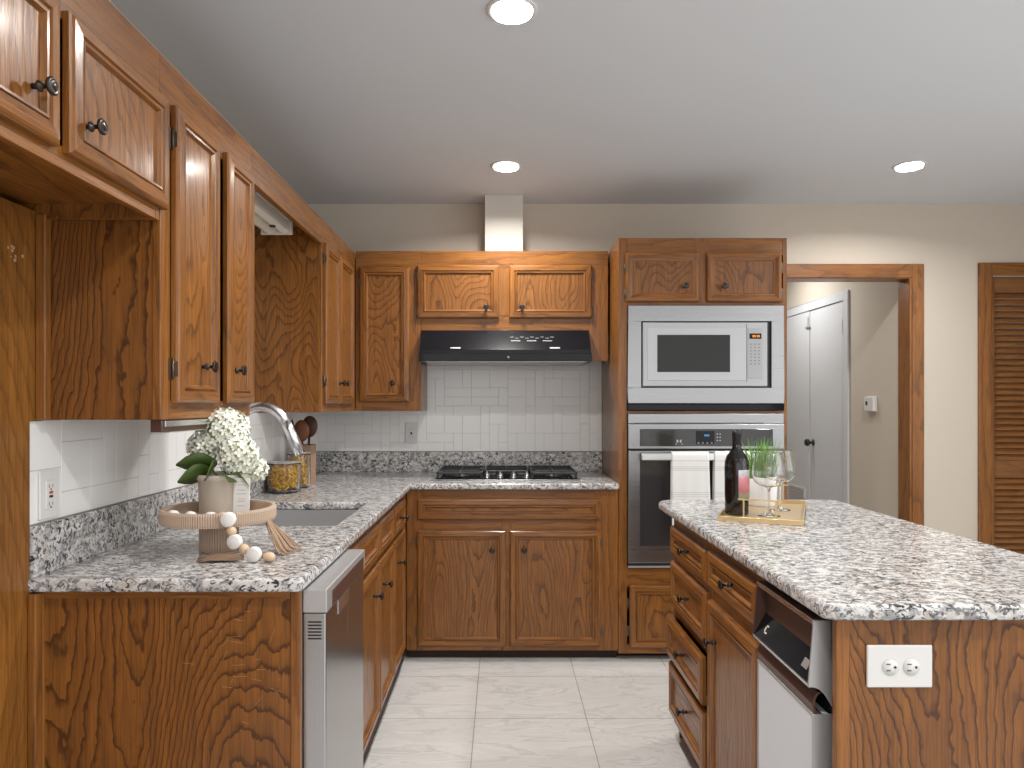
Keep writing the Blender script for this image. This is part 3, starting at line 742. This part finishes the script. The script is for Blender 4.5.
# trash compactor
t = isl('trash_compactor', 'brown and white built-in trash compactor with black control band in the island side', 'trash compactor')
a, b = .968, 1.300
def F(pts): return [(x-IX, z) for x, z in pts]      # profile in (depth, height)
def ext(m, pts, u0, u1, slot=0): return m.prism(F(pts), u0, u1, 'YZ', slot)
c = MB(); c.box(a, b+.016, .02, .58, .03, .856); c.build('housing', BLK, t)
side = [(.648,.850),(.6845,.850),(.6885,.668),(.683,.676),(.672,.694),(.660,.706),(.648,.7105),(.6365,.711)]
c = MB(); ext(c, side, b-.006, b); c.build('side_cap', SILV, t, .001)
c = MB(); ext(c, side, a, a+.005); c.build('side_cap', BROWN, t, .001)
c = MB(); ext(c, [(.6475,.852),(.686,.852),(.686,.842),(.6475,.842)], a+.005, b-.006, 1); ext(c, [(.670,.842),(.686,.842),(.686,.70),(.670,.76)], a+.005, b-.006, 0)
cn = c.build('console', [BROWN, BROWN], t, .001)
c = MB(); ext(c, [(.6470,.850),(.6500,.850),(.6500,.840),(.6470,.840)], a+.005, b-.006); c.build('top_trim', CH, cn, .0005)
c = MB(); ext(c, [(.6695,.772),(.672,.76),(.644,.7125),(.6385,.716)], a+.005, b-.006); band_ = c.build('control_band', BGL, t, .001)
c = MB(); ext(c, [(.6365,.7165),(.640,.7175),(.6425,.7115),(.6372,.711)], a+.005, b-.006); c.build('band_trim', CH, band_)
ang = math.atan2(.6695-.6385, .772-.716)
def onband(m, u, f, su, sz): m.rbox(u, (.6385+(.031)*f)-IX-.0008, .716+.056*f, su, .0012, sz, (-ang,0,0))
c = MB(); onband(c, a+.055, .62, .010, .004); onband(c, a+.049, .48, .004, .012); onband(c, a+.058, .36, .012, .004); c.build('emblem', CREAM, band_)
c = MB(); onband(c, b-.050, .48, .028, .020); tag(c.build('start_switch', SILV, band_, .002), 'silver square switch')
# curled handle lip along the top of the drawer
lip = [(.6505,.655),(.6485,.672),(.652,.688),(.660,.698),(.668,.697),(.660,.691),(.655,.682),(.6535,.668),(.658,.657),(.672,.650),(.672,.645),(.6505,.645)]
c = MB(); ext(c, lip, a+.004, b-.008); c.build('handle_lip', BROWN, t, .0008)
c = MB(); ext(c, [(.6500,.648),(.6885,.648),(.6885,.06),(.6500,.06)], a+.008, b-.012); dw = c.build('drawer_front', APPW, t, .002)
c = MB(); ext(c, [(.6485,.652),(.6895,.652),(.6895,.05),(.6485,.05)], b-.012, b-.007); ext(c, [(.6485,.652),(.6895,.652),(.6895,.05),(.6485,.05)], a+.003, a+.008); ext(c, [(.6485,.653),(.6520,.653),(.6520,.647),(.6485,.647)], a+.008, b-.012); c.build('edge_trim', SILV, dw, .001)

# ---------------------------------------------------------------- outlets and switches
def outlet_face(c, cx, cz, ry=0):
    pass
t = thing('wide_outlet', 'wide white double outlet plate on the oak end of the island', 'outlet', (.798, 1.4295, .7735))
c = MB(); c.box(-.0655,.0655,-.006,0,-.0425,.0425); pl = c.build('cover_plate', WP, t, .0025)
for s in (-.0195, .0225):
    c = MB(); c.lathe([(.0165,0),(.0165,.0018),(.001,.0018)], 28, (s,-.0058,-.001), '-Y'); c.build('socket', WP, pl)
    c = MB(); c.box(s-.009,s-.0005,-.0084,-.0074,.0045,.0062); c.box(s-.009,s-.0005,-.0084,-.0074,-.0085,-.0068); c.lathe([(.0026,0),(.0026,.001),(.0001,.001)], 12, (s+.009,-.0074,-.001), '-Y'); c.build('socket_slots', SLOT, pl)
t = thing('gfci_outlet', 'white outlet with tiny red test button on the left tiled backsplash', 'outlet', (LX+.0067, 1.692, 1.085), R(90))
c = MB(); c.box(-.036,.036,-.006,0,-.057,.057); pl = c.build('cover_plate', WP, t, .0025)
c = MB(); c.box(-.0165,.0165,-.0085,-.0055,-.034,.034); c.build('socket', WP, pl, .001)
c = MB(); c.box(-.006,.006,-.0100,-.0083,.002,.0075); c.build('test_button', RED, pl); c = MB(); c.box(-.006,.006,-.0100,-.0083,-.0075,-.002); c.build('reset_button', SLOT, pl)
c = MB()
for z in (.020,-.022): c.box(-.007,-.0058,-.0092,-.0083,z-.004,z+.004); c.box(.0058,.007,-.0092,-.0083,z-.004,z+.004); c.box(-.002,.002,-.0092,-.0083,z-.010,z-.006)
c.build('socket_slots', SLOT, pl)
t = thing('wall_outlet', 'white upright outlet on the back tiled wall under the narrow wall cabinet', 'outlet', (-.535, BY-.0067, 1.130))
c = MB(); c.box(-.036,.036,-.006,0,-.061,.061); pl = c.build('cover_plate', WP, t, .0025)
c = MB(); c.box(-.0165,.0165,-.0085,-.0055,-.034,.034); c.build('socket', WP, pl, .001)
c = MB(); c.box(-.005,.005,-.0100,-.0083,-.010,.004); 
for z in (.020,-.022): c.box(-.007,-.0055,-.0092,-.0083,z-.004,z+.004); c.box(.0055,.007,-.0092,-.0083,z-.004,z+.004)
c.build('socket_slots', SLOT, pl)

# ---------------------------------------------------------------- things on the left counter
ZC = .9012
STONE = mat('fluted_wood', (.46,.35,.265), .7); BEAD = mat('pale_wood_bead', (.62,.45,.30), .6); WBEAD = mat('white_bead', (.76,.75,.73), .7)
SX, SY = -.777, 1.950
t = thing('cake_stand', 'fluted tan wooden pedestal tray with a rim on the left counter', 'cake stand', (SX, SY, ZC))
fl = lambda k, z: 1 + (.022 if k % 2 else 0)
c = MB(); c.lathe([(.048,0),(.048,.080)], 96, smooth=False, flute=lambda k, z: 1+(.07 if k % 2 else 0)); c.build('pedestal', STONE, t)
c = MB(); c.lathe([(.001,.0805),(.146,.0805),(.148,.088),(.148,.112),(.145,.118),(.138,.118),(.1365,.112),(.1365,.0885),(.001,.0885)], 300, smooth=False, flute=lambda k, z: 1+(.016 if k % 2 else 0), cap=False); c.build('tray', STONE, t)
ZTR = ZC+.0890

CERAM = mat('beige_glazed_ceramic', (.64,.585,.51), .35); PET = mat('white_petal', (.84,.86,.77), .7, spec=.2)
LEAF = mat('dark_leaf', (.055,.095,.016), .45); LEAF2 = mat('green_leaf', (.14,.22,.05), .5); STEM = mat('green_stem', (.16,.22,.06), .6); SOIL = mat('florist_moss', (.06,.06,.03), .9)
PX, PY = SX-.001, 1.985
t = thing('potted_hydrangea', 'white hydrangea blooms with dark leaves in a beige ceramic pot on the tray', 'flowers', (PX, PY, ZTR))
c = MB(); c.lathe([(.001,0),(.060,0),(.063,.004),(.068,.100),(.073,.102),(.074,.114),(.071,.117),(.067,.114),(.065,.097),(.001,.095)], 40, cap=False); c.build('pot', CERAM, t)
c = MB(); c.lathe([(.001,.099),(.0575,.096),(.0575,.0935)], 24, cap=False); c.build('moss', SOIL, t)
heads = [((.008,.0,.235),.060),((.052,-.030,.172),.053),((-.052,-.005,.190),.044),((.080,.02,.128),.033),((-.015,.045,.20),.05)]
rnd = random.Random(5)
for (hc, hr) in heads:
    c = MB(); c.sphere(hc, hr*.78, 12, 8, slot=1)
    n = int(62*(hr/.05)**2*1.5)
    for k in range(n):
        ph = math.acos(1-2*(k+.5)/n); th = PI*(1+5**.5)*k
        d = Vector((math.sin(ph)*math.cos(th), math.sin(ph)*math.sin(th), math.cos(ph)))
        p = Vector(hc)+d*hr*(.90+rnd.random()*.16)
        q = d.to_track_quat('Z','Y').to_matrix().to_4x4()
        c.M = Matrix.Translation(p) @ q @ Matrix.Rotation(rnd.random()*PI,4,'Z') @ Matrix.Rotation(rnd.gauss(0,.25),4,'X')
        s_ = .0095+rnd.random()*.003
        for j in range(4):
            a = j*PI/2; ca, sa = math.cos(a), math.sin(a)
            pt = lambda x, y, z: c._v((ca*x-sa*y, sa*x+ca*y, z))
            v = [pt(0,0,0), pt(s_*.55,-s_*.42,.0012), pt(s_*1.05,-s_*.25,.003), pt(s_*1.1,s_*.25,.003), pt(s_*.55,s_*.42,.0012)]
            c.face(v, 0)
        c.M = Matrix.Identity(4)
    c.build('flower_head', [PET, mat('greenish_flower_core', (.42,.45,.26), .8) if 'greenish_flower_core' not in bpy.data.materials else bpy.data.materials['greenish_flower_core']], t, recalc=False, weld=False)
for hc, hr in heads:
    c = MB(); c.tube([(hc[0]*.15,hc[1]*.15,.095),(hc[0]*.5,hc[1]*.5,.12),(hc[0],hc[1],hc[2]-hr*.5)], .003, 7); c.build('stem', STEM, t)
def leaf_mesh(L, Wd, bend):
    c = MB(); n = 9; rows = []
    for i in range(n+1):
        u = i/n; w_ = Wd*math.sin(PI*min(1,u*.96+.03))**.8*(1-.25*u) + (.0015 if i % 2 else 0)
        z = -bend*u*u
        rows.append([c._v((L*u, -w_, z+.12*w_)), c._v((L*u, 0, z-.10*w_)), c._v((L*u, w_, z+.12*w_))])
    for i in range(n):
        for j in range(2): c.face([rows[i][j], rows[i][j+1], rows[i+1][j+1], rows[i+1][j]], 0, True)
    return c
for (loc, az, el, L, Wd, m_) in (((-.01,-.03,.145), 195, 8, .075, .030, LEAF), ((-.02,-.035,.125), 215, -6, .070, .030, LEAF), ((0,-.045,.145), 250, -20, .055, .028, LEAF),
        ((.02,-.045,.12), 310, 0, .055, .024, LEAF), ((.03,-.02,.20), 350, 20, .05, .014, LEAF2), ((.04,-.03,.115), 335, -8, .055, .022, LEAF2), ((-.03,0,.15), 150, 10, .06, .025, LEAF), ((.0,.03,.15), 60, 10, .06, .025, LEAF), ((-.04,-.03,.235),180,30,.04,.012,LEAF2)):
    o = leaf_mesh(L*1.3, Wd*1.3, .022).build('leaf', m_, t, recalc=False); o.location = loc; o.rotation_euler = (R(52 if loc[1] < -.02 and az > 180 and az < 270 else (-40 if loc[1] < -.02 else 0)), -R(el), R(az)); 
    s_ = o.modifiers.new('thick','SOLIDIFY'); s_.thickness = .0008
# printed card leaning on the pot
CARD = mat('white_card', (.80,.80,.79), .6)
t = thing('printed_card', 'small white printed card standing against the right side of the flower pot', 'card', (PX+.072, PY-.060, ZTR+.0003), R(-6))
c = MB(); c.rbox(0, 0, .055, .045, .003, .108, (R(-4),0,0)); cd = c.build('card', CARD, t)
c = MB()
for k, (z, w_) in enumerate(((.098,.026),(.090,.020),(.076,.024),(.066,.030),(.052,.018),(.046,.022),(.034,.020))): c.rbox(.0, -.0020-(.054-z)*.07*-1 if False else -.0017+(z-.054)*.07*1.0, z, w_, .0006, .0016, (R(-4),0,0))
c.build('print', LTXT, cd)

# bead garland
t = thing('bead_garland', 'garland of white discs and pale wooden beads with tassels, draped off the cake stand', 'bead garland', (-.69, 1.80, ZC))
def W3(x, y, z): return (x+.69, y-1.80, z-ZC)
JUTE = mat('jute_fibre', (.36,.25,.17), .9)
cord = []
def bead(kind, x, y, z, r, tilt=0):
    c = MB(); p = W3(x, y, z); cord.append(p)
    if kind == 'w': c.sphere(p, r, 16, 10); c.build('wood_bead', BEAD, t)
    else:
        c.M = Matrix.Translation(p) @ Matrix.Rotation(tilt,4,'Z') @ Matrix.Rotation(R(90),4,'X')
        r *= .92; c.lathe([(.001,-.009),(r*.9,-.009),(r,-.0065),(r,.0065),(r*.9,.009),(.001,.009)], 24, cap=False); c.M = Matrix.Identity(4); tag(c.build('white_bead', WBEAD, t), 'flat white disc bead')
bead('d', -.862, 1.862, ZTR+.0165, .016, .9); bead('w', -.836, 1.852, ZTR+.011, .0105); bead('d', -.808, 1.842, ZTR+.0165, .016, .9); bead('w', -.780, 1.83, ZTR+.011, .0105)
bead('d', -.752, 1.832, ZTR+.0165, .016, 1.2); bead('w', -.722, 1.832, ZTR+.020, .0115)
bead('d', -.697, 1.808, 1.006, .0205, .1); bead('w', -.688, 1.806, .976, .0125); bead('d', -.679, 1.804, .950, .0200, -.1)
bead('w', -.652, 1.796, .933, .0125); bead('d', -.624, 1.786, .922, .0203, -.1)
c = MB(); c.tube(cord, .0016, 6); c.build('cord', JUTE, t)
def tassel(p0, dirv, L, spread, n, name='tassel', seed=0, knot=True, floor_z=ZC+.002):
    rnd = random.Random(seed); c = MB(); d = Vector(dirv).normalized(); p0 = Vector(p0)
    side = d.cross(Vector((0,0,1))).normalized()
    for k in range(n):
        s_ = rnd.uniform(-1,1); h = rnd.uniform(0,1); l_ = L*rnd.uniform(.75,1.05)
        pts = []
        for i in range(6):
            u = i/5; p = p0 + d*l_*u + side*s_*spread*(u**.8)*(1+.15*math.sin(6*u+k)) + Vector((0,0,.010*h*(1-u)+.008*h*math.sin(PI*u)))
            p.z = max(floor_z+.001+.006*h, p.z); pts.append(p+Vector((.69,-1.80,-ZC)))
        c.tube(pts, .0017, 5)
    c.build('tassel', JUTE, t)
tassel((-.640, 1.925, .982), (.50,-.20,-.55), .130, .044, 64, seed=1)
tassel((-.655, 1.80, .906), (-.95,.06,0), .110, .034, 56, seed=2)
c = MB(); c.sphere(W3(-.588,1.792,.914), .0125, 12, 8, sc=(1.3,1,1)); c.build('wood_bead', BEAD, t)
tassel((-.60, 1.81, .906), (-1,.35,0), .05, .012, 14, seed=4)

# jars with pasta, utensil crock
GLASS = mat('clear_glass', (1,1,1), .02, trans=1, ior=1.45); PASTA = mat('yellow_pasta', (.88,.50,.03), .5); TAN = mat('tan_wood', (.36,.23,.15), .6)
def jar(x, y, r, h, label, plabel, fill, seed):
    t = thing('glass_jar', label, 'jar', (x, y, ZC), 0)
    c = MB(); c.lathe([(.001,0),(r*.93,0),(r,.006),(r,h-.010),(r-.002,h-.004),(r-.005,h-.004),(r-.004,h-.010),(r-.004,.009),(r*.88,.005),(.001,.005)], 36, cap=False); c.build('glass_body', GLASS, t)
    c = MB(); c.lathe([(.001,h-.003),(r+.002,h-.003),(r+.002,h+.004),(.001,h+.005)], 36, cap=False); c.build('lid', mat('jar_lid_glass',(.85,.85,.83),.12,trans=.75) if 'jar_lid_glass' not in bpy.data.materials else bpy.data.materials['jar_lid_glass'], t)
    rnd = random.Random(seed); c = MB()
    n = int(120*(r/.05)**2*(fill/.1))
    for k in range(n):
        a = rnd.random()*2*PI; q = (rnd.random()**.5)*(r-.017); z = .014+rnd.random()*(fill-.02)
        c.M = Matrix.Translation((q*math.cos(a), q*math.sin(a), z)) @ Matrix.Rotation(rnd.random()*PI,4,'Z') @ Matrix.Rotation(rnd.gauss(0,.6),4,'X') @ Matrix.Rotation(rnd.gauss(0,.6),4,'Y')
        c.tube([(-.009,0,.001),(-.004,.002,.002),(.004,-.002,.002),(.009,0,.001)], [.0042,.0028,.0028,.0042], 7)
    c.M = Matrix.Identity(4)
    o = c.build('pasta', PASTA, None, weld=False); o.location = (x, y, ZC); tag(o, plabel, 'pasta', kind='stuff')
jar(-.990, 3.22, .076, .135, 'short wide clear glass jar standing nearest the sink on the left counter', 'yellow dry pasta filling the short front jar', .115, 1)
jar(-.975, 3.40, .055, .165, 'taller clear glass jar behind the short one, beside the utensil crock', 'yellow dry pasta filling the taller rear jar', .150, 2)
t = thing('utensil_crock', 'square tan wooden crock holding dark utensils in the counter corner', 'utensil holder', (-.992, 3.57, ZC))
c = MB()
for b in ((-.045,.045,-.045,-.037),(-.045,.045,.037,.045),(-.045,-.037,-.037,.037),(.037,.045,-.037,.037)): c.box(b[0],b[1],b[2],b[3],0,.195)
c.box(-.037,.037,-.037,.037,0,.008); c.build('holder', TAN, t, .0015)
DW = mat('dark_walnut', (.07,.025,.013), .45); MW_ = mat('mid_walnut', (.20,.075,.03), .45)
def utensil(name, label, bx, by, tx, ty, tz, m_, kind):
    t = thing(name, label, 'utensil', (-.992+bx, 3.57+by, ZC+.010))
    d = Vector((tx-bx, ty-by, tz-.010)); L = d.length; q = d.to_track_quat('Z','Y'); 
    c = MB(); c.M = q.to_matrix().to_4x4()
    c.tube([(0,0,0),(0,0,L*.5),(0,0,L-.05)], [.006,.0055,.0065], 10)
    c.build('handle', m_, t)
    c = MB(); c.M = q.to_matrix().to_4x4() @ Matrix.Rotation(-q.to_euler().z,4,'Z')
    if kind == 'spoon':
        c.sphere((0,0,L), .042, 18, 12, sc=(.95,.30,1.3))
    else:
        c.sphere((0,0,L-.030), .030, 16, 8, sc=(.95,.3,.9))
        for k in range(4): c.rbox(-.0225+.015*k, 0, L+.012, .007, .010, .062)
    c.build('head', m_, t, .001 if kind != 'spoon' else 0)
utensil('serving_spoon', 'large dark walnut spoon leaning right in the utensil crock', .010, .01, .022, .01, .285, DW, 'spoon')
utensil('cooking_spoon', 'brown wooden spoon standing upright in the middle of the crock', 0, -.012, -.012, -.012, .265, MW_, 'spoon')
utensil('pasta_fork', 'dark toothed pasta fork leaning left out of the crock', -.015, .005, -.066, -.035, .275, DW, 'fork')

# ---------------------------------------------------------------- things on the island
ZI = .9022
GOLD = mat('brushed_gold', (.70,.52,.27), .32, .85); TRAYB = mat('gold_tray_bed', (.58,.45,.28), .35, .5)
ta = R(-24); TX, TY = .735, 2.42; tw, tl = .270, .52
t = thing('serving_tray', 'rectangular gold serving tray with raised end rails under the bottle and glasses', 'tray', (TX, TY, ZI), ta)
c = MB(); c.box(0,tw,0,tl,0,.004); c.build('base', TRAYB, t, .001)
c = MB(); c.box(0,tw,0,.005,.004,.017); c.box(0,tw,tl-.005,tl,.004,.017); c.box(0,.005,.005,tl-.005,.004,.017); c.box(tw-.005,tw,.005,tl-.005,.004,.017); c.build('rim', GOLD, t, .001)
for y in (.0025, tl-.0025):
    c = MB(); c.box(.065,.205,y-.0025,y+.0025,.074,.079)
    for x in (.084,.186): c.box(x-.0025,x+.0025,y-.0025,y+.0025,.017,.074)
    c.build('handle_rail', GOLD, t, .0005)
ZY = ZI+.0045
t = thing('wine_bottle', 'dark wine bottle with a pink and green label standing on the gold tray', 'bottle', (.838, 2.535, ZY))
c = MB(); c.lathe([(.001,.006),(.030,0),(.0385,.003),(.0400,.010),(.0412,.180),(.0405,.200),(.034,.222),(.022,.240),(.0155,.255),(.0145,.300),(.001,.300)], 40, cap=False); c.build('glass_body', mat('black_wine_glass', (.006,.005,.005), .05, spec=.7), t)
c = MB(); c.lathe([(.0150,.262),(.0152,.300),(.0168,.302),(.0168,.312),(.0150,.315),(.0145,.323),(.001,.323)], 28, cap=False); c.build('capsule', BLK, t)
LAB = mat('bottle_label', (.5,.4,.4), .6); N = NT(LAB); tcn = N.n('ShaderNodeTexCoord').outputs['Object']
sp = N.n('ShaderNodeSeparateXYZ'); N.l(tcn, sp.inputs[0])
hz_ = N.math('MULTIPLY', sp.outputs[2], 5.0); hh = N.math('ADD', hz_, N.math('MULTIPLY', N.noise(tcn, 70, 2), .25))
N.l(N.ramp(hh, [(.20,(.20,.28,.14)),(.50,(.35,.42,.30)),(.58,(.50,.18,.20)),(.82,(.58,.22,.25)),(.90,(.42,.42,.45)),(1,(.45,.45,.5))]), N.b.inputs['Base Color'])
c = MB(); n = 14; a0, a1 = R(-100), R(5); r_ = .0418; rows = []
for k in range(n+1):
    a = a0+(a1-a0)*k/n
    rows.append([c._v((rr*math.cos(a), rr*math.sin(a), z)) for rr in (r_, r_+.0006) for z in (.065, .172)])
for k in range(n):
    A, B = rows[k], rows[k+1]
    for (p, q) in ((0,1),(1,3),(3,2),(2,0)): c.face([A[p],A[q],B[q],B[p]], 0, True)
c.build('label_paper', LAB, t)
for ch in t.children: ch.scale = (1.02, 1.02, .935)
# wine glasses
def wine_glass(x, y, label, first=None):
    if first:
        t = copy_tree(first); t.location = (x, y, ZY); t['label'] = label; return t
    t = thing('wine_glass', label, 'wine glass', (x, y, ZY), 0, 'wine glasses on the gold tray')
    o_ = [(.014,.102),(.034,.107),(.049,.119),(.0570,.138),(.0575,.155),(.0510,.190),(.0450,.216),(.0442,.2205),(.0440,.222)]
    prof = [(.001,0),(.038,0),(.039,.0015),(.030,.003),(.012,.006),(.0048,.012),(.0040,.03),(.0040,.080),(.0060,.096)]+o_+[(.0436,.2226)]+[(r-.0012, z+(.0014 if k < 3 else .0004)) for k, (r, z) in reversed(list(enumerate(o_)))]+[(.001,.103)]
    c = MB(); c.lathe(prof, 40, cap=False); c.build('glass', GLASS, t); return t
g0 = wine_glass(.940, 2.500, 'empty stemmed wine glass nearest the wine bottle on the gold tray')
wine_glass(1.032, 2.640, 'empty stemmed wine glass at the right, in front of the doorway edge', g0)
# potted grass
t = thing('potted_grass', 'small bright green grass plant in a white round pot behind the wine glasses', 'plant', (1.012, 2.765, ZY))
c = MB(); c.lathe([(.001,0),(.050,0),(.053,.004),(.057,.102),(.055,.105),(.052,.102),(.049,.088),(.001,.088)], 36, cap=False); c.build('pot', mat('white_pot', (.78,.79,.81), .4), t)
GRN = mat('grass_green', (.16,.36,.045), .5); rnd = random.Random(9); c = MB()
for k in range(190):
    a = rnd.random()*2*PI; q = rnd.random()**.5*.044; L = rnd.uniform(.10,.185); lean = rnd.gauss(.0,.10)+q*2.6; az = a+rnd.gauss(0,.5); tw_ = rnd.random()*PI
    p = Vector((q*math.cos(a), q*math.sin(a), .088)); pv = None
    for i in range(6):
        u = i/5; w_ = .0026*(1-u)**.6+.0002
        cc = p+Vector((math.cos(az)*lean*L*u*(.4+u), math.sin(az)*lean*L*u*(.4+u), L*u*(1-.25*abs(lean)*u)))
        s_ = Vector((math.cos(tw_), math.sin(tw_), 0))*w_
        cur = (c._v(cc-s_), c._v(cc+s_))
        if pv: c.face([pv[0], pv[1], cur[1], cur[0]], 0, True)
        pv = cur
c.build('grass_blades', GRN, t, recalc=False, weld=False)['kind'] = 'stuff'
